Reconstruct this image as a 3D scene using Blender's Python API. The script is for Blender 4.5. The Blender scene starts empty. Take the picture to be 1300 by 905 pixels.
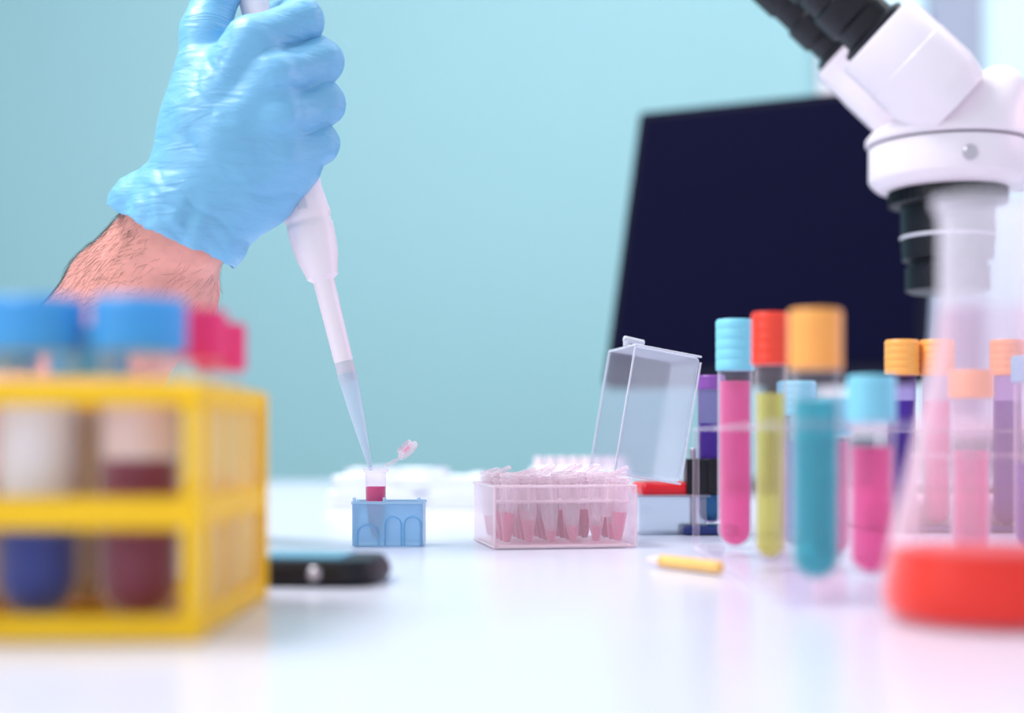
import bpy, bmesh, math, random
import numpy as np
from mathutils import Vector, Matrix, noise
random.seed(4)
ZT = 0.75                      # bench height
CAMH = 0.055                   # lens height above bench
F = 50/36*1300
def W(px, py, d):              # calibration: measured station at depth d -> world metres
    return Vector(((px-650)/F*d, d, ZT+CAMH+(558-py)/F*d))
sc = bpy.context.scene
col = sc.collection

# ---------------------------------------------------------------- materials
def lin(c):
    return tuple(((v/255)/12.92 if v/255 <= .04045 else ((v/255+.055)/1.055)**2.4) for v in c)
def mat(name, rgb, rough=.4, var=.05, scale=60, metal=0, bump=0, sss=0, emit=0, spec=.5, coat=0, trans=0):
    m = bpy.data.materials.new(name); m.use_nodes = True
    nt = m.node_tree; b = nt.nodes['Principled BSDF']
    c = lin(rgb)
    tc = nt.nodes.new('ShaderNodeTexCoord')
    n = nt.nodes.new('ShaderNodeTexNoise'); n.inputs['Scale'].default_value = scale; n.inputs['Detail'].default_value = 3
    nt.links.new(tc.outputs['Object'], n.inputs['Vector'])
    r = nt.nodes.new('ShaderNodeValToRGB')
    r.color_ramp.elements[0].position = .3; r.color_ramp.elements[1].position = .7
    r.color_ramp.elements[0].color = tuple(max(0, v*(1-var)) for v in c)+(1,)
    r.color_ramp.elements[1].color = tuple(min(1, v*(1+var)) for v in c)+(1,)
    nt.links.new(n.outputs['Fac'], r.inputs['Fac']); nt.links.new(r.outputs['Color'], b.inputs['Base Color'])
    b.inputs['Roughness'].default_value = rough; b.inputs['Metallic'].default_value = metal
    b.inputs['Specular IOR Level'].default_value = spec
    b.inputs['Coat Weight'].default_value = coat
    if trans: b.inputs['Transmission Weight'].default_value = trans
    if sss:
        b.inputs['Subsurface Weight'].default_value = sss; b.inputs['Subsurface Scale'].default_value = .004
        b.inputs['Subsurface Radius'].default_value = (1, .5, .35)
    if emit:
        b.inputs['Emission Color'].default_value = c+(1,); b.inputs['Emission Strength'].default_value = emit
    if bump:
        bp = nt.nodes.new('ShaderNodeBump'); bp.inputs['Strength'].default_value = bump; bp.inputs['Distance'].default_value = .001
        nt.links.new(n.outputs['Fac'], bp.inputs['Height']); nt.links.new(bp.outputs['Normal'], b.inputs['Normal'])
    return m
def clear(name, tint, body, alpha=.15, edge=.5, rough=.15, power=2.0):
    """thin clear plastic / glass wall: see-through, more visible at grazing angles"""
    m = bpy.data.materials.new(name); m.use_nodes = True
    nt = m.node_tree; b = nt.nodes['Principled BSDF']; o = nt.nodes['Material Output']
    b.inputs['Base Color'].default_value = lin(body)+(1,); b.inputs['Roughness'].default_value = rough
    t = nt.nodes.new('ShaderNodeBsdfTransparent'); t.inputs['Color'].default_value = lin(tint)+(1,)
    lw = nt.nodes.new('ShaderNodeLayerWeight'); lw.inputs['Blend'].default_value = .5
    p = nt.nodes.new('ShaderNodeMath'); p.operation = 'POWER'; p.inputs[1].default_value = power
    nt.links.new(lw.outputs['Facing'], p.inputs[0])
    a = nt.nodes.new('ShaderNodeMath'); a.operation = 'MULTIPLY_ADD'; a.use_clamp = True
    a.inputs[1].default_value = edge; a.inputs[2].default_value = alpha
    nt.links.new(p.outputs[0], a.inputs[0])
    mx = nt.nodes.new('ShaderNodeMixShader')
    nt.links.new(a.outputs[0], mx.inputs[0]); nt.links.new(t.outputs[0], mx.inputs[1]); nt.links.new(b.outputs[0], mx.inputs[2])
    nt.links.new(mx.outputs[0], o.inputs['Surface'])
    return m
def liquid(name, tint, body, alpha=.8):
    """coloured liquid: tinted see-through mixed with a light-scattering (translucent) body"""
    m = bpy.data.materials.new(name); m.use_nodes = True
    nt = m.node_tree; b = nt.nodes['Principled BSDF']; o = nt.nodes['Material Output']
    b.inputs['Base Color'].default_value = lin(body)+(1,); b.inputs['Roughness'].default_value = .35
    b.inputs['Specular IOR Level'].default_value = .25
    tr = nt.nodes.new('ShaderNodeBsdfTranslucent'); tr.inputs['Color'].default_value = lin(tint)+(1,)
    m1 = nt.nodes.new('ShaderNodeMixShader'); m1.inputs[0].default_value = .3
    nt.links.new(b.outputs[0], m1.inputs[1]); nt.links.new(tr.outputs[0], m1.inputs[2])
    t = nt.nodes.new('ShaderNodeBsdfTransparent'); t.inputs['Color'].default_value = lin(tint)+(1,)
    lw = nt.nodes.new('ShaderNodeLayerWeight'); lw.inputs['Blend'].default_value = .5
    a = nt.nodes.new('ShaderNodeMath'); a.operation = 'MULTIPLY_ADD'; a.use_clamp = True
    a.inputs[1].default_value = .3; a.inputs[2].default_value = alpha
    nt.links.new(lw.outputs['Facing'], a.inputs[0])
    m2 = nt.nodes.new('ShaderNodeMixShader')
    nt.links.new(a.outputs[0], m2.inputs[0]); nt.links.new(t.outputs[0], m2.inputs[1]); nt.links.new(m1.outputs[0], m2.inputs[2])
    nt.links.new(m2.outputs[0], o.inputs['Surface'])
    return m

M = dict(
 wall=mat('wall_paint_teal', (156, 200, 207), .85, .012, 1.2),
 floor=mat('floor_vinyl', (150, 165, 170), .5, .05, 6),
 ceil=mat('ceiling_paint', (235, 240, 240), .9, .01, 2),
 bench=mat('bench_laminate', (216, 219, 234), .22, .01, 3, spec=.4),
 benchside=mat('bench_carcass', (190, 205, 212), .5, .03, 3),
 wh=mat('white_enamel', (238, 229, 237), .35, .02, 20),
 pip=mat('pipette_plastic', (238, 228, 236), .35, .02, 40, sss=.1),
 pipg=mat('pipette_grey', (200, 200, 212), .4, .02, 40),
 black=mat('black_plastic', (12, 13, 24), .4, .1, 60, spec=.35),
 screen=mat('screen_glass', (7, 8, 34), .7, .02, 3, spec=.03),
 bezel=mat('bezel_plastic', (8, 10, 32), .6, .05, 20, spec=.08),
 glove=mat('nitrile_glove', (116, 182, 222), .40, .04, 30, bump=.1, sss=.1),
 skin=mat('skin', (226, 156, 144), .5, .14, 70, bump=.4, sss=.3),
 hair=mat('arm_hair', (66, 44, 40), .6, .1, 60),
 coat=mat('lab_coat_cotton', (235, 238, 245), .9, .03, 120, bump=.3),
 yel=mat('rack_yellow_plastic', (255, 200, 28), .45, .03, 30, sss=.1, spec=.3),
 capblue=mat('cap_blue', (70, 160, 230), .4, .03, 30, spec=.3),
 caplb=mat('cap_light_blue', (130, 212, 236), .35, .03, 30),
 capred=mat('cap_red', (242, 66, 44), .35, .03, 30),
 capor=mat('cap_orange', (250, 172, 84), .4, .03, 30),
 capmag=mat('cap_magenta', (236, 40, 114), .4, .03, 30),
 cappur=mat('cap_purple', (140, 80, 170), .4, .03, 30),
 Lblue=liquid('liquid_blue', (20, 90, 225), (0, 66, 184), .95),
 Lmar=liquid('liquid_maroon', (190, 40, 90), (150, 24, 74), .95),
 Lfoam=mat('foam_white', (252, 252, 255), .5, .02, 60),
 Lpeach=mat('serum_peach', (252, 226, 218), .4, .04, 60),
 Lpink=liquid('liquid_pink', (255, 150, 205), (255, 118, 184), .50),
 Lmag=liquid('liquid_magenta', (250, 0, 150), (232, 0, 136), .97),
 Lteal=liquid('liquid_teal', (100, 225, 230), (0, 186, 200), .52),
 Lyel=liquid('liquid_yellow', (244, 242, 170), (234, 228, 120), .42),
 Lpur=liquid('liquid_purple', (160, 130, 230), (104, 66, 184), .52),
 Lred=liquid('liquid_red', (255, 100, 60), (250, 56, 26), .78),
 red=mat('red_plastic', (240, 18, 34), .35, .05, 20),
 dkblue=mat('dark_blue_plastic', (20, 44, 110), .4, .05, 20),
 metal=mat('steel', (190, 186, 196), .3, .05, 60, metal=.7),
 grey=mat('grey_panel', (160, 166, 188), .6, .03, 4),
 paleb=mat('pale_panel', (205, 232, 242), .5, .03, 2, emit=.2),
 paper=mat('white_paper', (222, 228, 238), .9, .01, 60, bump=.1),
 wood=mat('pencil_paint', (250, 196, 110), .5, .05, 60),
 minirack=clear('minirack_plastic', (226, 241, 253), (176, 218, 246), .40, .3, .3),
 minirim=clear('minirack_rim', (224, 240, 252), (184, 221, 246), .6, .2, .3),
 tubeglass=clear('tube_glass', (253, 252, 254), (242, 240, 250), .07, .85, .08, 2.4),
 mtglass=clear('microtube_clear', (253, 248, 252), (248, 240, 250), .12, .65, .15, 2.6),
 pinkglass=clear('flask_glass', (254, 240, 247), (252, 222, 236), .20, .9, .08, 1.7),
 neckglare=clear('neck_glass_highlight', (252, 248, 252), (246, 240, 250), .40, .5, .3),  # white highlight on the flask neck, painted as a whitish veil in the glass
 acryl=clear('acrylic', (253, 250, 253), (246, 238, 246), .09, .25, .1),
 lid=clear('box_lid_plastic', (236, 240, 247), (230, 232, 242), .28, .5, .2),
 boxw=clear('box_wall_plastic', (254, 248, 251), (252, 232, 241), .20, .4, .2),
 mtube=clear('microtube_plastic', (254, 248, 251), (254, 242, 248), .26, .5, .25),
 tip=clear('pipette_tip_plastic', (234, 243, 251), (220, 234, 247), .5, .4, .25),
 purg=clear('purple_tint_glass', (222, 200, 230), (170, 136, 196), .09, .6, .15),
 yelpane=clear('yellow_pane', (255, 248, 225), (255, 236, 190), .5, .3, .3),
)
# fine stretched wrinkles on the glove
_nt = M['glove'].node_tree
_b = _nt.nodes['Principled BSDF']
_tc = _nt.nodes.new('ShaderNodeTexCoord'); _mp = _nt.nodes.new('ShaderNodeMapping')
_mp.inputs['Rotation'].default_value = (0, .9, 0); _mp.inputs['Scale'].default_value = (34, 40, 150)
_n = _nt.nodes.new('ShaderNodeTexNoise'); _n.inputs['Scale'].default_value = 1.0; _n.inputs['Detail'].default_value = 6; _n.inputs['Distortion'].default_value = 1.0
_bp = _nt.nodes.new('ShaderNodeBump'); _bp.inputs['Strength'].default_value = .75; _bp.inputs['Distance'].default_value = .0022
_nt.links.new(_tc.outputs['Object'], _mp.inputs['Vector']); _nt.links.new(_mp.outputs['Vector'], _n.inputs['Vector'])
_nt.links.new(_n.outputs['Fac'], _bp.inputs['Height']); _nt.links.new(_bp.outputs['Normal'], _b.inputs['Normal'])

# ---------------------------------------------------------------- helpers
def empty(name, loc):
    e = bpy.data.objects.new(name, None); e.empty_display_size = .02
    e.location = loc; col.objects.link(e); return e
def reg(name, me, m, parent=None, smooth=True, loc=None, rot=None, bevel=0, segs=2):
    o = bpy.data.objects.new(name, me); col.objects.link(o)
    if m: me.materials.append(m)
    if smooth:
        for p in me.polygons: p.use_smooth = True
    if loc is not None: o.location = loc
    if rot is not None: o.rotation_euler = rot
    if bevel:
        b = o.modifiers.new('bevel', 'BEVEL'); b.width = bevel; b.segments = segs; b.limit_method = 'ANGLE'
        b.harden_normals = False
        o.modifiers.new('wn', 'WEIGHTED_NORMAL')
    if parent:
        o.parent = parent; o.matrix_parent_inverse = Matrix.Translation(-Vector(parent.location))
    return o
def tomesh(bm, name):
    bmesh.ops.recalc_face_normals(bm, faces=bm.faces)
    me = bpy.data.meshes.new(name); bm.to_mesh(me); bm.free(); return me
def box(name, c, s, m, parent=None, yaw=0, bevel=.001, rot=None):
    bm = bmesh.new(); bmesh.ops.create_cube(bm, size=1)
    bmesh.ops.scale(bm, vec=s, verts=bm.verts)
    return reg(name, tomesh(bm, name), m, parent, bool(bevel), c, rot or (0, 0, yaw), bevel)
def lathe(name, prof, m, parent=None, loc=(0, 0, 0), axis=None, segs=40, sx=1, sy=1, smooth=True):
    bm = bmesh.new(); rings = []
    for r, z in prof:
        if r < 1e-6: rings.append([bm.verts.new((0, 0, z))])
        else: rings.append([bm.verts.new((r*sx*math.cos(2*math.pi*i/segs), r*sy*math.sin(2*math.pi*i/segs), z)) for i in range(segs)])
    for a, b in zip(rings, rings[1:]):
        for i in range(segs):
            j = (i+1) % segs
            if len(a) == 1 and len(b) == 1: break
            if len(a) == 1: bm.faces.new((a[0], b[i], b[j]))
            elif len(b) == 1: bm.faces.new((a[i], a[j], b[0]))
            else: bm.faces.new((a[i], a[j], b[j], b[i]))
    o = reg(name, tomesh(bm, name), m, parent, smooth, loc)
    if axis is not None:
        o.rotation_mode = 'QUATERNION'; o.rotation_quaternion = Vector(axis).to_track_quat('Z', 'Y')
    if smooth:
        es = o.modifiers.new('es', 'EDGE_SPLIT'); es.split_angle = math.radians(38)
    return o
def cyl(name, a, b, r, m, parent=None, r2=None, segs=36, ch=.0008):
    a = Vector(a); b = Vector(b); L = (b-a).length; r2 = r if r2 is None else r2
    ch = min(ch, r*.3, r2*.3)
    return lathe(name, [(0, 0), (r-ch, 0), (r, ch), (r2, L-ch), (r2-ch, L), (0, L)], m, parent, a, b-a, segs)
def hull(name, pts, m, parent=None, bevel=0, smooth=True):
    bm = bmesh.new()
    for p in pts: bm.verts.new(p)
    r = bmesh.ops.convex_hull(bm, input=bm.verts)
    bmesh.ops.delete(bm, geom=[v for v in bm.verts if not v.link_faces], context='VERTS')
    o = reg(name, tomesh(bm, name), m, parent, smooth, None, None, bevel)
    if smooth and not bevel:
        es = o.modifiers.new('es', 'EDGE_SPLIT'); es.split_angle = math.radians(35)
    return o

# ---------------------------------------------------------------- room
box('floor', (0, 1, -.02), (7, 5, .04), M['floor'], bevel=0)
box('wall_back', (0, 3.25, 1.35), (7, .1, 2.7), M['wall'], bevel=0)
box('wall_left', (-3.45, 1, 1.35), (.1, 4.4, 2.7), M['wall'], bevel=0)
box('wall_right', (3.45, 1, 1.35), (.1, 4.4, 2.7), M['wall'], bevel=0)
box('ceiling', (0, 1, 2.75), (7, 4.5, .1), M['ceil'], bevel=0)
box('baseboard_back', (0, 3.19, .05), (6.8, .02, .1), M['wh'], bevel=.003)
win = empty('window_1', (1.6, 3.18, 1.6))
box('pane', (1.62, 3.195, 1.6), (1.8, .008, 1.5), M['paleb'], win, bevel=0)
box('jamb_left', (.705, 3.18, 1.6), (.04, .05, 1.6), M['wh'], win, bevel=.004)
box('jamb_right', (2.53, 3.18, 1.6), (.04, .05, 1.6), M['wh'], win, bevel=.004)
box('head', (1.62, 3.18, 2.38), (1.86, .05, .04), M['wh'], win, bevel=.004)
box('sill', (1.62, 3.16, .83), (1.9, .1, .04), M['wh'], win, bevel=.004)
box('mullion', (.985, 3.17, 1.6), (.115, .05, 1.52), M['grey'], win, bevel=.004)
box('transom', (1.78, 3.175, 1.585), (1.47, .04, .03), M['wall'], win, bevel=.004)

bench = empty('lab_bench', (0, .85, ZT))
box('worktop', (0, .803, ZT-.02), (3.0, 2.206, .04), M['bench'], bench, bevel=.003)
box('cabinet', (0, .85, .355), (2.8, 1.9, .71), M['benchside'], bench, bevel=.003)

# ---------------------------------------------------------------- monitor
psi, tau = math.radians(25), math.radians(20)
R = Vector((math.cos(psi), -math.sin(psi), 0))
U = Vector((math.sin(tau)*math.sin(psi), math.sin(tau)*math.cos(psi), math.cos(tau)))
N = R.cross(U)
LB = W(763, 487, 1.5); mw, mh = .33, .332
C = LB+R*mw/2+U*mh/2
mon = empty('computer_monitor', (C.x+.03, C.y+.07, ZT))
def obox(name, c, s, m, par, bev):
    o = box(name, (0, 0, 0), s, m, par, 0, bev)
    mm = Matrix((R, -N, U)).transposed().to_4x4(); mm.translation = c
    o.matrix_parent_inverse = Matrix.Identity(4)
    o.matrix_basis = Matrix.Translation(-Vector(par.location)) @ mm
    return o
obox('housing', C-N*.012, (mw, .022, mh), M['bezel'], mon, .006)
obox('screen', C-N*.0005+U*.003, (mw-.02, .002, mh-.03), M['screen'], mon, 0)
obox('rear_bulge', C-N*.035, (mw*.6, .03, mh*.55), M['bezel'], mon, .012)
sp = C-N*.045
cyl('stand_neck', (sp.x, sp.y, ZT+.01), sp-U*.02, .016, M['bezel'], mon)
lathe('stand_foot', [(0, 0), (.095, 0), (.1, .003), (.098, .008), (.03, .014), (0, .014)], M['bezel'], mon, (sp.x, sp.y, ZT+.0002))

# ---------------------------------------------------------------- microscope
D = .95
def Q(px, py, d=D): return W(px, py, d)
mx = (1203-650)/F*D
mic = empty('stereo_microscope', (mx, D, ZT))
def zz(y): return ZT+CAMH+(558-y)/F*D
lathe('focus_ring', [(0, zz(243)), (.041, zz(243)), (.046, zz(240)), (.0505, zz(232)), (.0515, zz(228)), (.0515, zz(189)), (.0500, zz(186)), (0, zz(186))], M['wh'], mic, (mx, D, 0), segs=64)
lathe('black_collar', [(0, zz(262)), (.036, zz(262)), (.038, zz(259)), (.038, zz(241)), (0, zz(241))], M['black'], mic, (mx, D, 0), segs=64)
bmr = bmesh.new()
for i in range(48):
    a = 2*math.pi*i/48
    r = bmesh.ops.create_cube(bmr, size=1)['verts']
    bmesh.ops.scale(bmr, vec=(.0016, .002, .009), verts=r)
    bmesh.ops.rotate(bmr, cent=(0, 0, 0), matrix=Matrix.Rotation(a, 3, 'Z'), verts=r)
    bmesh.ops.translate(bmr, vec=(mx+.038*math.cos(a), D+.038*math.sin(a), zz(252)), verts=r)
reg('collar_ribs', tomesh(bmr, 'ribs'), M['black'], mic, False)
lathe('objective', [(0, zz(372)), (.024, zz(372)), (.0275, zz(369)), (.0275, zz(340)), (.0255, zz(338)), (.0255, zz(333)), (.0295, zz(330)), (.0305, zz(300)), (.0305, zz(262)), (0, zz(262))], M['black'], mic, (mx, D, 0), segs=64)
lathe('objective_band', [(.0308, zz(304)), (.0311, zz(303)), (.0311, zz(301)), (.0308, zz(300))], M['pipg'], mic, (mx, D, 0), segs=64)
pts = []
for i in range(48):
    a = 2*math.pi*i/48
    for rr, y in ((.052, 185), (.0535, 182), (.0535, 176), (.050, 168)):
        pts.append(Vector((mx+rr*math.cos(a), D+rr*math.sin(a), zz(y))))
    for yy, rr in ((-.036, .014), (-.031, .0185), (.031, .0185), (.036, .014)):
        c = Q(1250, 134)
        pts.append(Vector((c.x+rr*math.cos(a), D+yy, c.z+rr*math.sin(a))))
    c = Q(1190, 150)
    pts.append(Vector((c.x+.012*math.cos(a), D-.03, c.z+.012*math.sin(a))))
    pts.append(Vector((c.x+.012*math.cos(a), D+.03, c.z+.012*math.sin(a))))
hull('head_housing', pts, M['wh'], mic)
seam = mat('seam_gasket', (120, 110, 124), .5)
lathe('head_gasket', [(.0512, zz(187.5)), (.0518, zz(187.2)), (.0518, zz(185.6)), (.0512, zz(185.4))], seam, mic, (mx, D, 0), segs=64)
def ocular(name, a, b, r, rb, d):
    A, B = Q(*a, d), Q(*b, d); ax = (A-B).normalized(); L = (A-B).length
    lathe(name+'_tube', [(0, -.01), (r*.86, -.01), (r*.96, 0), (r, .006), (r, L*.55), (r*.985, L*.56), (r*.985, L-.003), (r*.95, L), (0, L)], M['wh'], mic, B, ax, 56)
    lathe(name+'_barrel', [(0, 0), (rb*1.25, 0), (rb*1.25, .004), (rb, .006), (rb, .016), (rb*1.12, .018), (rb*1.12, .034), (rb, .036), (rb, .05), (rb*1.1, .052), (rb*1.1, .07), (rb*.8, .075), (rb*.5, .075), (0, .07)], M['black'], mic, A-ax*.0005, ax, 48)
ocular('eyepiece_near', (1112, 43), (1196, 121), .0305, .0185, .915)
ocular('eyepiece_far', (1071, 60), (1150, 135), .027, .017, .985)
sx = Q(1231, 194, D-.05)
cyl('lock_screw', (sx.x, D-.046, sx.z), (sx.x, D-.0535, sx.z), .0048, M['metal'], mic)
box('arm', (mx+.085, D, zz(214)), (.12, .05, .027), M['wh'], mic, bevel=.006)
cyl('column', (mx+.15, D, ZT+.02), (mx+.15, D, zz(150)), .016, M['metal'], mic)
box('column_clamp', (mx+.15, D, zz(214)), (.05, .06, .06), M['wh'], mic, bevel=.008)
cyl('focus_knob', (mx+.15, D-.03, zz(214)), (mx+.15, D-.06, zz(214)), .02, M['black'], mic)
box('base', (mx+.05, D, ZT+.0105), (.26, .18, .02), M['wh'], mic, bevel=.006)
lathe('stage_plate', [(0, 0), (.045, 0), (.046, .001), (.045, .003), (0, .003)], M['black'], mic, (mx, D, ZT+.0206))

# ---------------------------------------------------------------- gloved hand (smooth distance-field surface)
def caps_sdf(P, caps, k):
    acc = None
    for a, b, ra, rb in caps:
        ab = b-a; t = np.clip(((P-a)@ab)/max(ab@ab, 1e-12), 0, 1)
        d = np.linalg.norm(P-(a+t[:, None]*ab), axis=1)-(ra+(rb-ra)*t)
        e = np.exp(np.clip(-d/k, -60, 60)); acc = e if acc is None else acc+e
    return -k*np.log(acc+1e-30)
def build_field(name, groups, kk, voxel, infl=.0006):
    bm = bmesh.new()
    for g, k in groups:
        for a, b, ra, rb in g:
            b2 = bmesh.new(); vs = []
            for c, r in ((a, ra), (b, rb)):
                for i in range(9):
                    th = math.pi*(i+.5)/9
                    for j in range(16):
                        ph = 2*math.pi*j/16
                        vs.append(b2.verts.new(Vector(c)+Vector((math.sin(th)*math.cos(ph), math.sin(th)*math.sin(ph), math.cos(th)))*(r+infl)))
            bmesh.ops.convex_hull(b2, input=vs)
            bmesh.ops.delete(b2, geom=[v for v in b2.verts if not v.link_faces], context='VERTS')
            tm = bpy.data.meshes.new('t'); b2.to_mesh(tm); b2.free(); bm.from_mesh(tm); bpy.data.meshes.remove(tm)
    me = tomesh(bm, name+'_raw'); o = bpy.data.objects.new('tmp', me); col.objects.link(o)
    r = o.modifiers.new('r', 'REMESH'); r.mode = 'VOXEL'; r.voxel_size = voxel
    dg = bpy.context.evaluated_depsgraph_get(); dg.update()
    out = bpy.data.meshes.new_from_object(o.evaluated_get(dg))
    bpy.data.objects.remove(o); bpy.data.meshes.remove(me)
    n = len(out.vertices); P = np.empty(n*3); out.vertices.foreach_get('co', P); P = P.reshape(-1, 3)
    f = lambda X: (lambda ds: -kk*np.log(sum(np.exp(np.clip(-d/kk, -60, 60)) for d in ds)+1e-30))([caps_sdf(X, g, k) for g, k in groups])
    h = 2e-4
    for it in range(6):
        d = f(P); g = np.stack([f(P+np.eye(3)[i]*h)-d for i in range(3)], 1)/h
        g /= np.maximum(np.linalg.norm(g, axis=1), .2)[:, None]
        P = P-g*np.clip(d, -.003, .003)[:, None]
    return out, P, g
def K(px, py, d): return np.array(W(px, py, d))
def chain(pts):
    return [(K(*pts[i][:3]), K(*pts[i+1][:3]), pts[i][3]/1000, pts[i+1][3]/1000) for i in range(len(pts)-1)]
palm = []
palm += chain([(214, 264, .716, 13), (262, 150, .712, 12.5), (318, 52, .708, 11)])
palm += chain([(228, 276, .712, 14), (290, 180, .708, 12.5), (348, 98, .707, 11)])
palm += chain([(243, 290, .714, 14), (300, 210, .710, 12.5), (356, 150, .709, 10.5)])
palm += chain([(255, 302, .719, 13), (308, 240, .715, 12), (354, 200, .714, 10.5)])
palm += chain([(262, 304, .724, 13), (330, 247, .724, 14), (374, 210, .726, 13)])
palm += chain([(216, 250, .724, 13.5), (244, 165, .722, 13), (256, 92, .722, 12)])
palm += chain([(254, 130, .720, 12), (318, 70, .716, 11)])
palm += chain([(262, 180, .728, 12), (330, 120, .728, 10)])
tend = []
for mcp, wr in (((318, 52, .7045), (232, 200, .708)), ((350, 98, .7030), (245, 225, .706)), ((357, 150, .7050), (262, 245, .708)), ((356, 199, .7095), (280, 262, .712))):
    tend += chain([(*wr, 7.5), ((mcp[0]+wr[0])/2, (mcp[1]+wr[1])/2, (mcp[2]+wr[2])/2, 7.8), (*mcp, 9.3)])
fing = []
fing += chain([(318, 53, .7065, 10.8), (384, 26, .722, 10.2), (374, 18, .755, 9), (330, 28, .772, 8)])
fing += chain([(350, 98, .7045, 11), (409, 78, .724, 10.3), (402, 70, .757, 9.3), (352, 80, .775, 8.4)])
fing += chain([(357, 150, .7065, 10.8), (411, 131, .724, 10.0), (408, 124, .757, 9.2), (362, 134, .775, 8.2)])
fing += chain([(356, 199, .711, 10.4), (405, 183, .726, 9.4), (408, 180, .753, 8.5), (372, 190, .768, 7.6)])
thumb = chain([(254, 105, .722, 12), (262, 42, .728, 11), (276, -14, .735, 10), (310, -58, .741, 9)])
fore = chain([(200, 262, .722, 13), (170, 312, .735, 16)])+chain([(260, 302, .722, 12.5), (240, 352, .735, 16)])
flare = chain([(200, 240, .722, 12), (176, 256, .724, 13.5)])+chain([(266, 292, .722, 13), (272, 308, .724, 13.5)])+chain([(225, 262, .712, 17), (212, 292, .716, 19)])
hand, P, G = build_field('glove', [(palm, .004), (tend, .0015), (fing, .0012), (thumb, .003), (fore, .006), (flare, .005)], .0016, .0010)
ca, cb = K(136, 256, .722), K(300, 334, .722)
along = np.array([-.43, 0, -.90]); cm = (ca+cb)/2
t = (P-cm)@along                                  # >0 is past the cuff edge
nv = len(P); disp = np.zeros(nv); edge = np.zeros(nv)
def seg_crease(v, a, b, wid, wob):
    a = W(*a); b = W(*b); ab = b-a; q = v-a; u = q.dot(ab)/ab.dot(ab)
    if u < 0 or u > 1: return 0
    pr = a+ab*u; dx, dz = v.x-pr.x, v.z-pr.z
    d = (dx*ab.z-dz*ab.x)/math.hypot(ab.x, ab.z)+wob*noise.noise(Vector((u*3, a.x*50, a.z*50)))
    return math.exp(-(d/wid)**2)*math.sin(math.pi*u)
creases = [((258, 70, .71), (300, 130, .70), .6), ((248, 95, .71), (280, 165, .70), .7), ((300, 30, .70), (270, 110, .70), .45),
           ((232, 150, .70), (262, 215, .70), .7), ((330, 120, .7), (395, 105, .7), 1.1), ((335, 175, .7), (392, 157, .7), 1.1), ((340, 75, .7), (392, 52, .7), 1.1),
           ((385, 225, .7), (322, 262, .7), 1), ((372, 232, .7), (300, 250, .7), 1), ((190, 215, .7), (240, 250, .7), .6), ((180, 232, .7), (260, 285, .7), 1), ((215, 235, .7), (300, 300, .7), 1),
           ((372, 122, .7), (378, 82, .7), .8), ((378, 172, .7), (382, 135, .7), .8), ((290, 200, .7), (350, 175, .7), .7), ((270, 235, .7), (345, 225, .7), .8)]
for i in range(nv):
    v = Vector(P[i])
    n1 = noise.noise(v*40); n2 = noise.noise(Vector((v.x*160+v.z*90, v.y*60, v.z*70-v.x*60)))
    disp[i] = .0006*n1 + .00036*n2
    w = math.exp(-((t[i]+.002)/.012)**2)
    disp[i] += w*(.0009*math.sin((v.x*.9-v.z*.45)*330+5*n1) + .0008*n2 + .0008)
    if G[i][1] < -.1:
        for a_c, b_c, s_c in creases: disp[i] -= .0010*s_c*seg_crease(v, a_c, b_c, .0016, .004)
    edge[i] = .0018*noise.noise(Vector((v.x*120, 3, v.z*60)))+.0035*math.cos((v.x-cm[0])*40)
P2 = P+G*disp[:, None]
hand.vertices.foreach_set('co', P2.ravel()); hand.update()
bm = bmesh.new(); bm.from_mesh(hand); bm.verts.ensure_lookup_table()
bmesh.ops.delete(bm, geom=[bm.verts[i] for i in range(nv) if t[i] > edge[i]+.0005], context='VERTS')
arm = empty('gloved_hand', W(228, 285, .722))
hm = tomesh(bm, 'glove')
ho = reg('glove', hm, M['glove'], arm)
sm = ho.modifiers.new('sm', 'SMOOTH'); sm.iterations = 3; sm.factor = .5
so = ho.modifiers.new('so', 'SOLIDIFY'); so.thickness = .0006; so.offset = 1

f1 = chain([(262, 180, .718, 10), (204, 264, .722, 12), (140, 360, .765, 19), (70, 470, .81, 27), (4, 560, .87, 34)])
f2 = chain([(290, 205, .718, 10), (256, 300, .722, 12), (226, 372, .76, 19), (140, 480, .80, 26), (24, 572, .87, 34)])
f3 = chain([(228, 282, .714, 13), (178, 372, .745, 21), (100, 480, .80, 30), (14, 566, .87, 36)])
am, AP, AG = build_field('forearm', [(f1, .004), (f2, .004), (f3, .004)], .005, .0022)
for i in range(len(AP)):
    v = Vector(AP[i]); AP[i] += AG[i]*(.0006*noise.noise(v*45)+.00015*noise.noise(v*160))
am.vertices.foreach_set('co', AP.ravel()); am.update()
reg('forearm', am, M['skin'], arm)
cu = bpy.data.curves.new('arm_hairs', 'CURVE'); cu.dimensions = '3D'; cu.bevel_depth = .00007; cu.bevel_resolution = 0
axd = np.array(W(165, 385, .76)-W(228, 285, .722)); axd /= np.linalg.norm(axd)
idx = [i for i in range(len(AP)) if (AG[i][1] < .3) and AP[i][2] > ZT+.12 and (AP[i]-np.array(W(228, 285, .722)))@axd > .002]
random.shuffle(idx)
cnt = 0
for i in idx:
    g = AG[i]; wgt = .12+.9*max(0, -g[0]*.85+g[2]*.3)**1.5
    if random.random() > wgt: continue
    p0 = AP[i]; tang = axd*.35+np.array([-.65, -.1, -.25])*random.uniform(.5, 1)+np.array([random.gauss(0, .22) for _ in range(3)])
    tang -= g*(tang@g); tang /= np.linalg.norm(tang)+1e-9
    L = random.uniform(.004, .010); s = cu.splines.new('POLY'); s.points.add(3)
    for j in range(4):
        u = j/3; q = p0-g*.0003+tang*L*u+g*L*(.45*u-.30*u*u); s.points[j].co = (*q, 1); s.points[j].radius = 1-.75*u
    cnt += 1
    if cnt > 2300: break
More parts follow.
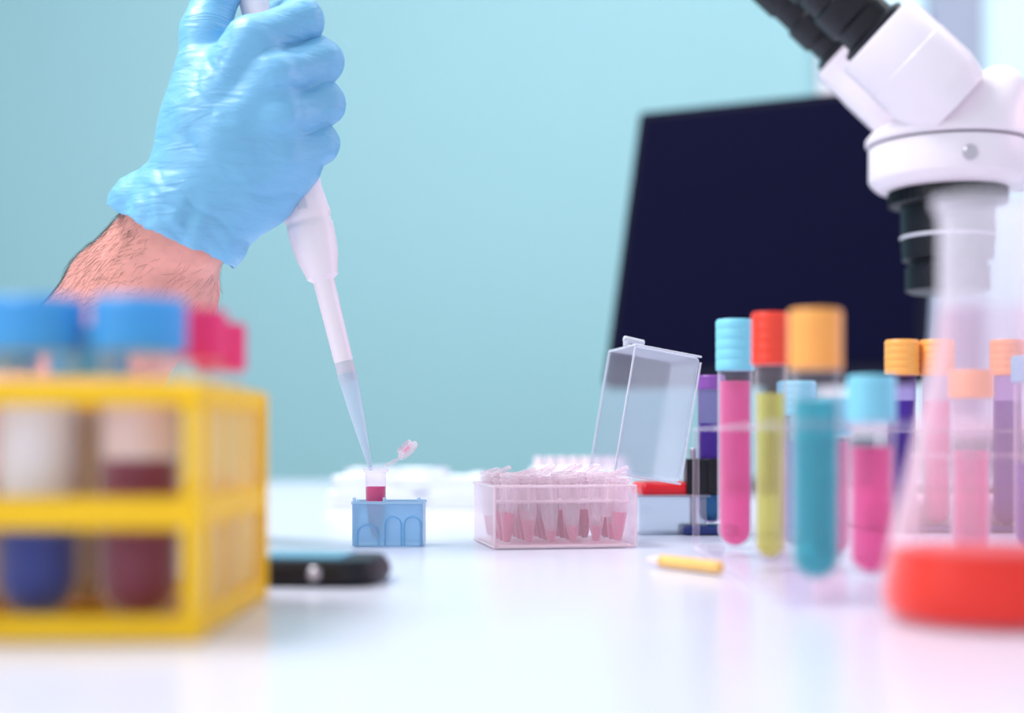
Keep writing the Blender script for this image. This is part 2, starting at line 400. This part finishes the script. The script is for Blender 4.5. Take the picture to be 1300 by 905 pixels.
ho2 = bpy.data.objects.new('arm_hairs', cu); col.objects.link(ho2); cu.materials.append(M['hair'])
ho2.parent = arm; ho2.matrix_parent_inverse = Matrix.Translation(-arm.location)
s0, s1 = W(-10, 566, .88), Vector((-.62, 1.02, ZT+.20))
Ls = (s1-s0).length
prof = [(.036, .0), (.046, -.004), (.050, .006), (.049, .03), (.052, .034), (.052, .07), (.055, .12), (.057, Ls), (0, Ls)]
lathe('lab_coat_sleeve', prof, M['coat'], arm, s0+Vector((-.02, .01, .006)), s1-s0, 40)

# ---------------------------------------------------------------- pipette
T0 = W(471, 597, .74); top = W(471-.25*597, 0, .74); ax = (top-T0).normalized()
pp = empty('pipette', T0)
mm_ = lambda l: [(r/1000, s/1000) for r, s in l]
lathe('tip', mm_([(.8, 0), (1.4, 6), (3.0, 22), (4.1, 36), (4.7, 47), (5.0, 48), (5.1, 50), (5.1, 52)]), M['tip'], pp, T0, ax)
lathe('tip_collar', mm_([(0, 47), (4.2, 47), (4.8, 50), (4.9, 51), (4.9, 58), (4.5, 59), (0, 59)]), M['pipg'], pp, T0, ax)
lathe('shaft', mm_([(0, 57), (4.5, 57), (5.0, 59), (5.2, 80), (5.6, 100), (5.7, 101.5), (6.6, 102.5), (7.4, 103), (8.2, 103.6), (8.6, 106), (10.6, 113), (11.6, 119), (12.2, 128), (12.2, 131), (11.7, 132), (11.7, 134), (12.2, 135), (12.3, 137), (11, 150), (12, 165), (13, 180), (13, 200), (13, 232), (12, 240), (0, 240)]), M['pip'], pp, T0, ax, 48)
lathe('neck', mm_([(0, 238), (7.6, 238), (7.6, 262), (6.8, 263), (0, 263)]), M['pip'], pp, T0, ax)
lathe('plunger', mm_([(0, 262), (3.2, 262), (3.2, 268), (7.5, 269), (8, 271), (8, 274), (6.5, 276), (0, 276)]), M['pipg'], pp, T0, ax)
dd = T0+ax*.143+Vector((0, -.0114, 0))
box('volume_dial', dd, (.005, .003, .010), M['pipg'], pp, bevel=.0006, rot=(0, -math.atan(.25), 0))

# ---------------------------------------------------------------- mini rack with open microtube
tx = (477-650)/F*.74
mr = empty('microtube_rack', ((494-650)/F*.74, .74, ZT))
rx, rw, rh, rd = (493.5-650)/F*.735, .0362, .0232, .024
rz = ZT
def panel(name, c, s, m): return box(name, c, s, m, mr, 0, .0004)
panel('front', (rx, .728, rz+rh/2), (rw, .0014, rh-.001), M['minirack'])
panel('back', (rx, .752, rz+rh/2), (rw, .0014, rh-.001), M['minirack'])
panel('side_left', (rx-rw/2+.0007, .74, rz+rh/2), (.0014, rd, rh-.001), M['minirim'])
panel('side_right', (rx+rw/2-.0007, .74, rz+rh/2), (.0014, rd, rh-.001), M['minirim'])
panel('rim_front', (rx, .7275, rz+rh-.0006), (rw+.0008, .002, .0016), M['minirim'])
panel('rim_back', (rx, .7525, rz+rh-.0006), (rw+.0008, .002, .0016), M['minirim'])
panel('divider', (rx-.0015, .74, rz+rh/2), (.001, rd, rh-.003), M['minirim'])
for k_, xx in enumerate((rx-rw/2+.0012, rx-.0015, rx+rw/2-.002)):
    cyl('nub_%d' % k_, (xx, .7275, rz+rh), (xx, .7275, rz+rh+.0022), .0009, M['minirim'], mr)
def arch(name, cx, w, h, y, m, par):
    cu = bpy.data.curves.new(name, 'CURVE'); cu.dimensions = '3D'; cu.bevel_depth = .0003
    s = cu.splines.new('POLY'); pts = [(cx-w/2, 0)]
    for i in range(13):
        a = math.pi*(1-i/12); pts.append((cx+w/2*math.cos(a), h-w/2+w/2*math.sin(a)))
    pts.append((cx+w/2, 0)); s.points.add(len(pts)-1)
    for i, (x, z) in enumerate(pts): s.points[i].co = (x, y, ZT+.0006+z, 1)
    o = bpy.data.objects.new(name, cu); col.objects.link(o); cu.materials.append(m)
    o.parent = par; o.matrix_parent_inverse = Matrix.Translation(-Vector(par.location))
archm = mat('arch_ridge', (104, 172, 220), .35)
arch('arch_1', rx+.0028, .0085, .015, .7270, archm, mr)
arch('arch_2', rx+.0128, .0085, .015, .7270, archm, mr)
arch('arch_3', rx-.0100, .0110, .011, .7270, archm, mr)

mt = empty('microtube', (tx, .74, ZT+.003))
lathe('body', mm_([(0, 3), (1.6, 3.3), (2.6, 5), (5.2, 20), (5.4, 38), (6.6, 38.2), (6.6, 40), (5.6, 40.4)]), M['mtglass'], mt, (tx, .74, ZT))
lathe('liquid', mm_([(0, 3.6), (1.2, 4), (2.2, 5.5), (4.9, 20), (5.15, 30.6), (0, 30.6)]), M['Lmag'], mt, (tx, .74, ZT))
lc = W(519, 573, .74); la = Vector((-.62, -.35, .70))
lathe('cap', mm_([(0, 0), (6.2, 0), (6.4, .6), (6.2, 1.4), (4.6, 1.5), (4.6, 4), (4.0, 4.2), (3.8, 1.8), (0, 1.6)]), M['mtube'], mt, lc, la)
lathe('cap_residue', mm_([(0, 1.7), (2.2, 1.7), (2.2, 2.2), (0, 2.3)]), M['Lpink'], mt, lc, la)
cyl('hinge', W(490, 591, .74), W(506, 583, .74), .0009, M['mtube'], mt)

# ---------------------------------------------------------------- microtube storage box, lid open
th = math.radians(10)
ex, ey = Vector((math.cos(th), math.sin(th), 0)), Vector((-math.sin(th), math.cos(th), 0))
O = Vector((-.0086, .71, ZT)); bw, bd, bh = .0726, .070, .0315
tb = empty('microtube_box', O+ex*bw/2+ey*bd/2)
def bx(u, v, w): return O+ex*u+ey*v+Vector((0, 0, w))
def bbox(name, u, v, w, s, m, bev=.0006): return box(name, bx(u, v, w), s, m, tb, th, bev)
def quad(name, pts, m, par):
    bm = bmesh.new(); bm.faces.new([bm.verts.new(p) for p in pts]); return reg(name, tomesh(bm, name), m, par, False)
quad('wall_front', [bx(0, 0, .0003), bx(bw, 0, .0003), bx(bw, 0, bh), bx(0, 0, bh)], M['boxw'], tb)
quad('wall_rear', [bx(0, bd, .0003), bx(bw, bd, .0003), bx(bw, bd, bh), bx(0, bd, bh)], M['boxw'], tb)
quad('wall_left_side', [bx(0, 0, .0003), bx(0, bd, .0003), bx(0, bd, bh), bx(0, 0, bh)], M['boxw'], tb)
quad('wall_right_side', [bx(bw, 0, .0003), bx(bw, bd, .0003), bx(bw, bd, bh), bx(bw, 0, bh)], M['boxw'], tb)
rim = mat('box_rim', (252, 232, 240), .3)
rimc = clear('box_rim_clear', (252, 240, 246), (252, 232, 241), .6, .3, .2)
for nm_, p_, q_ in (('f', (0, 0, bh), (bw, 0, bh)), ('l', (0, 0, bh), (0, bd, bh)), ('r', (bw, 0, bh), (bw, bd, bh)), ('b', (0, bd, bh), (bw, bd, bh)),
                    ('vf', (0, 0, .001), (0, 0, bh)), ('vr', (bw, 0, .001), (bw, 0, bh)), ('bf', (0, 0, .001), (bw, 0, .001)), ('bl', (0, 0, .001), (0, bd, .001))):
    cyl('edge_'+nm_, bx(*p_), bx(*q_), .0007, rimc, tb, segs=10)
bbox('rack_plate', bw/2, bd/2, bh-.008, (bw-.004, bd-.004, .0012), M['mtube'])
bbox('tray_floor', bw/2, bd/2, .0014, (bw-.004, bd-.004, .0014), rim)
def joined_lathes(name, items, m, parent, segs=18):
    bm = bmesh.new()
    for prof, mtx in items:
        rings = []
        for r, z in prof:
            if r < 1e-6: rings.append([bm.verts.new(mtx @ Vector((0, 0, z)))])
            else: rings.append([bm.verts.new(mtx @ Vector((r*math.cos(2*math.pi*i/segs), r*math.sin(2*math.pi*i/segs), z))) for i in range(segs)])
        for a, b in zip(rings, rings[1:]):
            for i in range(segs):
                j = (i+1) % segs
                if len(a) == 1 and len(b) == 1: break
                if len(a) == 1: bm.faces.new((a[0], b[i], b[j]))
                elif len(b) == 1: bm.faces.new((a[i], a[j], b[0]))
                else: bm.faces.new((a[i], a[j], b[j], b[i]))
    o = reg(name, tomesh(bm, name), m, parent)
    es = o.modifiers.new('es', 'EDGE_SPLIT'); es.split_angle = math.radians(38)
    return o
bodies, caps_, liqs, dark = [], [], [], []
for i in range(6):
    for j in range(5):
        if random.random() < .12: continue
        c = bx(.0075+i*.0116, .0085+j*.0132, .0028)
        tl = Matrix.Translation(c) @ Matrix.Rotation(random.uniform(-.09, .09), 4, 'Y') @ Matrix.Rotation(random.uniform(-.05, .05), 4, 'X')
        bodies.append((mm_([(0, 0), (1.6, .3), (2.2, 2), (4.4, 15), (4.6, 30.5), (5.3, 30.7), (5.3, 32.3), (5.0, 32.5)]), tl))
        lv = random.choice([6, 8, 11, 15])
        (liqs if random.random() < .6 else dark).append((mm_([(0, .4), (1.3, .6), (1.9, 2), (1.9+2.1*(lv-2)/13, lv), (0, lv)]), tl))
        op = random.choice([0, 0, .12, .25, .45])
        cl = tl @ Matrix.Rotation(random.uniform(-.5, .5), 4, 'Z') @ Matrix.Translation((-.005, 0, .0328)) @ Matrix.Rotation(-op, 4, 'Y') @ Matrix.Translation((.005, 0, 0))
        caps_.append((mm_([(0, .2), (4.8, 0), (5.5, .2), (5.6, 1.4), (5.2, 2.0), (3.9, 2.1), (3.6, 1.2), (0, 1.2)]), cl))
joined_lathes('microtubes', bodies, M['mtube'], tb)
joined_lathes('microtube_caps', caps_, M['mtube'], tb)
joined_lathes('microtube_liquid', liqs, M['Lpink'], tb)
if dark: joined_lathes('microtube_liquid_dark', dark, M['Lmag'], tb)
hz = Vector(W(780, 600, .765)); lean = math.radians(9.7)
lu = (ex*math.cos(lean)+Vector((0, 0, -math.sin(lean)))); lv_ = (ex*math.sin(lean)+Vector((0, 0, math.cos(lean))))
lwid, lhei, ldep = .0375, .070, .058
def lpt(a, b, c): return hz+lu*a+lv_*b+ey*c
bm = bmesh.new()
def shell(a0, a1, b0, b1, c0, c1):
    v = [bm.verts.new(lpt(a, b, c)) for a in (a0, a1) for b in (b0, b1) for c in (c0, c1)]
    for f in ((4, 5, 7, 6), (0, 4, 6, 2), (1, 3, 7, 5), (0, 1, 5, 4), (2, 6, 7, 3)): bm.faces.new([v[i] for i in f])
shell(0, lwid, 0, lhei, 0, ldep)
lo = reg('lid_shell', tomesh(bm, 'lid'), M['lid'], tb, True)
bv = lo.modifiers.new('b', 'BEVEL'); bv.width = .003; bv.segments = 3
lo.modifiers.new('wn', 'WEIGHTED_NORMAL')
rimm = clear('lid_rim', (235, 238, 245), (235, 236, 246), .6, .3, .2)
for k_, (a, b) in enumerate((((0, 0, 0), (0, lhei, 0)), ((0, 0, ldep), (0, lhei, ldep)), ((0, 0, 0), (0, 0, ldep)), ((0, lhei, 0), (0, lhei, ldep)), ((lwid, .003, 0), (lwid, lhei-.003, 0)), ((0, lhei, 0), (lwid, lhei, 0)), ((0, 0, 0), (lwid, 0, 0)))):
    cyl('lid_rim_%d' % k_, lpt(*a), lpt(*b), .0006, rimm, tb)
cyl('lid_catch', lpt(-.0005, lhei, ldep*.3), lpt(-.001, lhei+.0035, ldep*.3), .002, rimm, tb)
cyl('lid_catch_tab', lpt(-.003, lhei+.004, ldep*.3), lpt(.009, lhei+.0035, ldep*.3), .0018, rimm, tb)

rb = empty('reagent_box', (.088, .84, ZT))
c = W(846, 640, .84)
box('red_tray', (c.x, .84, ZT+.026), (.036, .036, .008), M['red'], rb, .1, .003)
box('clear_base', (c.x, .84, ZT+.0113), (.040, .040, .022), M['lid'], rb, .1, .002)
box('clear_flange', (c.x, .84, ZT+.0225), (.043, .043, .0015), M['lid'], rb, .1, .0005)

# ---------------------------------------------------------------- test tubes
def test_tube(x, y, z0, r, h, liquids, capm, cr, ch, gm='tubeglass', wall=.0011):
    e = empty('test_tube', (x, y, z0))
    n = 7
    prof = [(r*math.sin(math.pi/2*i/n), r-r*math.cos(math.pi/2*i/n)) for i in range(n+1)]+[(r, h)]
    lathe('glass', prof, M[gm], e, (x, y, z0))
    ri = r-wall
    for q, (a, b, lm) in enumerate(liquids):
        if a <= .0001:
            p = [(ri*math.sin(math.pi/2*i/n), wall+ri-ri*math.cos(math.pi/2*i/n)) for i in range(n+1)]+[(ri, b), (0, b)]
        else: p = [(0, a), (ri, a), (ri, b), (0, b)]
        lathe('liquid_%d' % q, p, M[lm], e, (x, y, z0))
    z = h-ch*.75
    p = [(0, z), (cr*.97, z), (cr, z+.0008)]
    for q in range(1, 5):
        zq = z+ch*q/5
        p += [(cr, zq-.0006), (cr*.975, zq), (cr, zq+.0006)]
    p += [(cr, z+ch-.0012), (cr*.93, z+ch), (cr*.6, z+ch), (cr*.55, z+ch-.001), (0, z+ch-.001)]
    lathe('cap', p, M[capm], e, (x, y, z0), segs=48)
    return e
yr = empty('test_tube_rack', (-.16, .436, ZT))
X1, X0, Y0, Y1 = -.0865, -.262, .386, .488
def rackplate(name, z, t_, rr, holes, m, par, x0, x1, y0, y1):
    """flat plate with real round holes"""
    bm = bmesh.new(); bmesh.ops.create_cube(bm, size=1)
    bmesh.ops.scale(bm, vec=(x1-x0, y1-y0, t_), verts=bm.verts)
    bmesh.ops.translate(bm, vec=((x0+x1)/2, (y0+y1)/2, z), verts=bm.verts)
    o = reg(name, tomesh(bm, name), m, par, False)
    bc = bmesh.new()
    for hx, hy in holes:
        r_ = bmesh.ops.create_cone(bc, cap_ends=True, segments=32, radius1=rr, radius2=rr, depth=t_*4)['verts']
        bmesh.ops.translate(bc, vec=(hx, hy, z), verts=r_)
    cm_ = bpy.data.meshes.new('cut'); bc.to_mesh(cm_); bc.free()
    co = bpy.data.objects.new('cut', cm_); col.objects.link(co)
    b = o.modifiers.new('bo', 'BOOLEAN'); b.object = co; b.operation = 'DIFFERENCE'; b.solver = 'EXACT'
    dg = bpy.context.evaluated_depsgraph_get(); dg.update()
    nm = bpy.data.meshes.new_from_object(o.evaluated_get(dg))
    o.modifiers.clear(); o.data = nm; bpy.data.objects.remove(co)
    return o
txs = [-.1075, -.137, -.1665, -.196, -.2255]
rows = [.4105, .461]
holes = [(x, y) for x in txs for y in rows]
for nm_, z, t_ in (('plate_top', .0678, .003), ('plate_middle', .0352, .003)):
    rackplate(nm_, ZT+z, t_, .0124, holes, M['yel'], yr, X0+.004, X1-.004, Y0+.002, Y1-.002)
box('plate_base', ((X0+X1)/2, (Y0+Y1)/2, ZT+.0018), (X1-X0-.004, Y1-Y0-.004, .003), M['yel'], yr)
for k_, (z, h_) in enumerate(((.0678, .0070), (.0350, .0088), (.0036, .0068))):
    for nm_, yy in (('front', Y0), ('back', Y1)):
        box('band_%s_%d' % (nm_, k_), ((X0+X1)/2, yy, ZT+z), (X1-X0, .0026, h_), M['yel'], yr, bevel=.0008)
    for nm_, xx in (('right', X1), ('left', X0)):
        box('band_%s_%d' % (nm_, k_), (xx, (Y0+Y1)/2, ZT+z), (.0026, Y1-Y0, h_), M['yel'], yr, bevel=.0008)
for k_, (xx, yy) in enumerate(((X1, Y0), (X1, Y1), (X0, Y0), (X0, Y1))):
    box('post_%d' % k_, (xx, yy, ZT+.0355), (.005, .005, .0710), M['yel'], yr, bevel=.0012)
for k_ in range(3):
    yy = Y0+(Y1-Y0)*(k_+1)/4
    box('side_bar_%d' % k_, (X1, yy, ZT+.0358), (.0024, .003, .066), M['yel'], yr, bevel=.0006)
quad('side_pane', [(X1-.0008, Y0, ZT+.005), (X1-.0008, Y1, ZT+.005), (X1-.0008, Y1, ZT+.066), (X1-.0008, Y0, ZT+.066)], M['yelpane'], yr)
test_tube(txs[0], rows[0], ZT+.0036, .0115, .088, [(0, .0455, 'Lmar'), (.046, .062, 'Lpeach')], 'capblue', .0135, .0155, wall=.0008)
test_tube(txs[1], rows[0], ZT+.0036, .0115, .088, [(0, .035, 'Lblue'), (.0355, .063, 'Lfoam')], 'capblue', .0135, .0155, wall=.0008)
test_tube(txs[2], rows[0], ZT+.0036, .0115, .088, [(0, .04, 'Lblue'), (.041, .055, 'Lfoam')], 'capblue', .0135, .0155)
test_tube(txs[0]+.0095, rows[1]-.014, ZT+.0036, .0068, .088, [(0, .04, 'Lpeach')], 'capmag', .0085, .0155)
test_tube(txs[0]+.0105, rows[1]+.012, ZT+.0036, .0068, .086, [(0, .04, 'Lpink')], 'capmag', .0085, .0155)
test_tube(txs[1], rows[1], ZT+.0036, .0107, .084, [(0, .06, 'Lfoam')], 'capblue', .0125, .0155)
test_tube(txs[2], rows[1], ZT+.0036, .0107, .086, [(0, .04, 'Lpeach')], 'capblue', .0125, .0155)

ar = empty('test_tube_rack', (.12, .58, ZT))
aholes = [(.1045, .49), (.109, .60), (.105, .67), (.134, .53), (.134, .60), (.134, .67)]
rackplate('plate_top', ZT+.060, .0022, .0098, aholes, M['acryl'], ar, .088, .152, .466, .694)
box('plate_base', (.120, .58, ZT+.0025), (.064, .228, .003), M['acryl'], ar)
for k_, (xx, yy) in enumerate(((.0895, .468), (.1505, .468), (.0895, .692), (.1505, .692))):
    box('leg_%d' % k_, (xx, yy, ZT+.0315), (.003, .003, .055), M['acryl'], ar, bevel=.0005)
zb = ZT+.0045
test_tube(.1045, .490, zb+.002, .0088, .0880, [(0, .062, 'Lteal')], 'capor', .0092, .0205)
test_tube(.1090, .600, zb, .0068, .0985, [(0, .070, 'Lyel')], 'capred', .0080, .022)
test_tube(.105, .670, zb, .0080, .101, [(0, .078, 'Lpink')], 'caplb', .0090, .024)
test_tube(.134, .530, zb, .0086, .070, [(0, .048, 'Lpink')], 'caplb', .0090, .0175)
test_tube(.134, .600, zb, .0084, .064, [(0, .050, 'Lpink')], 'caplb', .0092, .016)
test_tube(.134, .670, zb, .0084, .074, [(0, .050, 'Lpur')], 'caplb', .0092, .016)
fr = empty('test_tube_rack', (.25, .85, ZT))
fh = [(.233, .85), (.254, .85), (.296, .85), (.317, .85)]
rackplate('plate_top', ZT+.06, .002, .009, fh, M['acryl'], fr, .218, .332, .836, .864)
box('plate_base', (.275, .85, ZT+.0022), (.114, .03, .003), M['dkblue'], fr)
for k_, xx in enumerate((.220, .330)): box('leg_%d' % k_, (xx, .85, ZT+.033), (.003, .026, .06), M['acryl'], fr)
for k_, (hx, hy) in enumerate(fh):
    test_tube(hx, hy, ZT+.0042, .0082, .105, [(0, .074, ['Lpur', 'Lpink', 'Lpur', 'Lteal'][k_])], 'capor', .0101, .0212, 'purg' if k_ != 1 else 'tubeglass')
# nearer, shorter tubes standing behind the flask
nh = [(.200, .62), (.238, .65)]
for k_, (x, y) in enumerate(nh):
    test_tube(x, y, ZT+.0042, .0082, (.078, .086)[k_], [(0, (.046, .040)[k_], ('Lpink', 'Lpur')[k_])], ('capor', 'caplb')[k_], .0095, .012)
nr = empty('test_tube_rack', (.217, .635, ZT))
rackplate('plate_top', ZT+.048, .002, .0096, nh, M['acryl'], nr, .186, .254, .605, .665)
box('plate_base', (.220, .635, ZT+.0022), (.068, .06, .003), M['acryl'], nr)
for k_, (xx, yy) in enumerate(((.188, .607), (.252, .607), (.188, .663), (.252, .663))): box('leg_%d' % k_, (xx, yy, ZT+.025), (.003, .003, .045), M['acryl'], nr)

px_ = (903-650)/F*.83
test_tube(px_, .83, ZT+.0065, .0078, .084, [(0, .018, 'Lteal'), (.0185, .058, 'Lpur')], 'cappur', .0082, .008, 'purg')
cs = empty('tube_clamp_stand', (px_, .83, ZT))
box('foot', (px_-.002, .83, ZT+.0028), (.032, .03, .005), M['dkblue'], cs, bevel=.0015)
cyl('clamp_ring', (px_, .83, ZT+.023), (px_, .83, ZT+.044), .0098, M['black'], cs)
box('clamp_body', (px_-.0095, .828, ZT+.0335), (.012, .016, .0205), M['black'], cs, bevel=.001)
cyl('clamp_rod', (px_-.0095, .84, ZT+.004), (px_-.0095, .84, ZT+.05), .002, M['metal'], cs)

# ---------------------------------------------------------------- Erlenmeyer flask
fx, fy = (1250-650)/F*.43, .43
fl = empty('erlenmeyer_flask', (fx, fy, ZT))
lathe('glass_body', mm_([(28.2, 23), (16, 75), (13.8, 88), (13.3, 95)]), M['pinkglass'], fl, (fx, fy, ZT), segs=72)
lathe('glass_base', mm_([(0, .4), (26, .4), (29.5, 1.5), (31, 5), (30.8, 10), (28.2, 23)]), clear('flask_base_glass', (255, 248, 250), (250, 225, 232), .04, .8, .06, 3), fl, (fx, fy, ZT), segs=72)
lathe('neck', mm_([(13.3, 95), (13.2, 118), (13.6, 124), (15.2, 125.5), (15.2, 128), (13.5, 128.5)]), M['neckglare'], fl, (fx, fy, ZT), segs=72)
lathe('red_solution', mm_([(0, 1.6), (25.0, 1.6), (27.9, 2.8), (29.5, 6), (29.3, 10), (27.0, 22), (0, 22)]), M['Lred'], fl, (fx, fy, ZT), segs=72)

# ---------------------------------------------------------------- glucose meter, pencil
gm = empty('glucose_meter', (-.072, .548, ZT))
def rr_body(name, L, Wd, z0, z1, r, m, yaw=0, c=(0, 0), top_k=.9):
    pts = []
    for k_, (qx, qy) in enumerate(((1, 1), (-1, 1), (-1, -1), (1, -1))):
        for i in range(9):
            a = math.pi/2*k_+math.pi/2*i/8
            pts.append(((L/2-r)*qx+r*math.cos(a), (Wd/2-r)*qy+r*math.sin(a)))
    P_ = []
    for x, y in pts:
        X, Y = x*math.cos(yaw)-y*math.sin(yaw), x*math.sin(yaw)+y*math.cos(yaw)
        for z, k in ((z0, .93), (z0+(z1-z0)*.25, 1), (z0+(z1-z0)*.65, .99), (z1, top_k)):
            P_.append(Vector((c[0]+X*k, c[1]+Y*k, ZT+z)))
    return hull(name, P_, m, gm)
gx = (404-650)/F*.548
rr_body('body', .052, .046, .0003, .0100, .013, M['black'], yaw=-.12, c=(gx, .550))
rr_body('display_glass', .034, .030, .0096, .0108, .003, mat('display_tint', (86, 150, 186), .1), yaw=-.12, c=(gx-.005, .552), top_k=.97)
cyl('test_port', (gx+.0015, .5295, ZT+.0052), (gx+.0015, .526, ZT+.0052), .0026, M['metal'], gm)
pc = empty('pencil', W(900, 722, .61))
a_ = Vector((.0640, .607, ZT+.0033)); b_ = Vector((.0845, .575, ZT+.0033))
cyl('shaft', a_, b_, .0028, M['wood'], pc, segs=6)
cyl('point', a_, a_+(a_-b_).normalized()*.010, .0028, M['Lpeach'], pc, r2=.0006, segs=12)

# ---------------------------------------------------------------- far white supplies
ps = empty('paper_towel_stack', (-.085, 1.16, ZT))
for k_, (w_, d_, h_, z, ox) in enumerate(((.128, .10, .013, .0068, 0), (.118, .09, .012, .0192, .002), (.080, .07, .006, .028, -.010))):
    bm = bmesh.new(); bmesh.ops.create_cube(bm, size=1)
    bmesh.ops.subdivide_edges(bm, edges=bm.edges[:], cuts=14, use_grid_fill=True)
    for v in bm.verts:
        v.co = Vector((v.co.x*w_, v.co.y*d_, v.co.z*h_))
        n_ = noise.noise(Vector((v.co.x*45, v.co.y*45, k_*5)))
        if v.co.z > 0: v.co.z += .004*n_
        v.co.x *= 1+.06*noise.noise(Vector((v.co.y*60, v.co.z*90, k_)))
    reg('folded_towel_%d' % k_, tomesh(bm, 'towel'), M['paper'], ps, True, (-.083+ox, 1.17, ZT+z))
tbx = empty('pipette_tip_box', (.055, 1.1, ZT))
box('tray', (.052, 1.1, ZT+.0175), (.075, .06, .034), M['wh'], tbx, .05, .004)
joined_lathes('tips', [(mm_([(0, 0), (2.6, 0), (3.2, 6), (3.4, 7), (0, 7)]), Matrix.Translation((.052-.0315+.009*i, 1.08+.009*j, ZT+.0345))) for i in range(8) for j in range(5)], mat('tips_pink', (250, 232, 240), .4), tbx)

# ---------------------------------------------------------------- lights
def area(name, loc, size, power, color, target):
    l = bpy.data.lights.new(name, 'AREA'); l.shape = 'RECTANGLE'; l.size, l.size_y = size; l.energy = power; l.color = color
    o = bpy.data.objects.new(name, l); col.objects.link(o); o.location = loc
    o.rotation_euler = (Vector(target)-Vector(loc)).to_track_quat('-Z', 'Y').to_euler(); return o
area('ceiling_lamp', (-.9, .7, 2.4), (.8, .6), 38, (1, .98, 1), (-.1, .8, .75))
area('ceiling_lamp', (.7, 1.5, 2.6), (2.4, 1.0), 48, (1, .98, 1), (.4, 3.2, .9))
area('side_lamp', (-1.6, -.3, 1.5), (.9, .9), 8, (.95, .98, 1), (-.1, .75, .88))
area('pink_lamp', (1.5, 1.0, 1.25), (.6, .6), 6, (1, .6, .8), (.05, .75, .8))
w = bpy.data.worlds.new('World'); sc.world = w; w.use_nodes = True
w.node_tree.nodes['Background'].inputs[0].default_value = (.91, .95, 1, 1)
w.node_tree.nodes['Background'].inputs[1].default_value = .92

# ---------------------------------------------------------------- camera
cd = bpy.data.cameras.new('camera'); cam = bpy.data.objects.new('camera', cd); col.objects.link(cam)
cam.location = (0, 0, ZT+CAMH); cam.rotation_euler = (math.radians(90), 0, 0)
cd.lens = 50; cd.sensor_width = 36; cd.shift_y = 105.5/1300
cd.clip_start = .01
cd.dof.use_dof = True; cd.dof.focus_distance = .75; cd.dof.aperture_fstop = 3.3
sc.camera = cam
sc.view_settings.view_transform = 'Standard'
sc.view_settings.look = 'None'
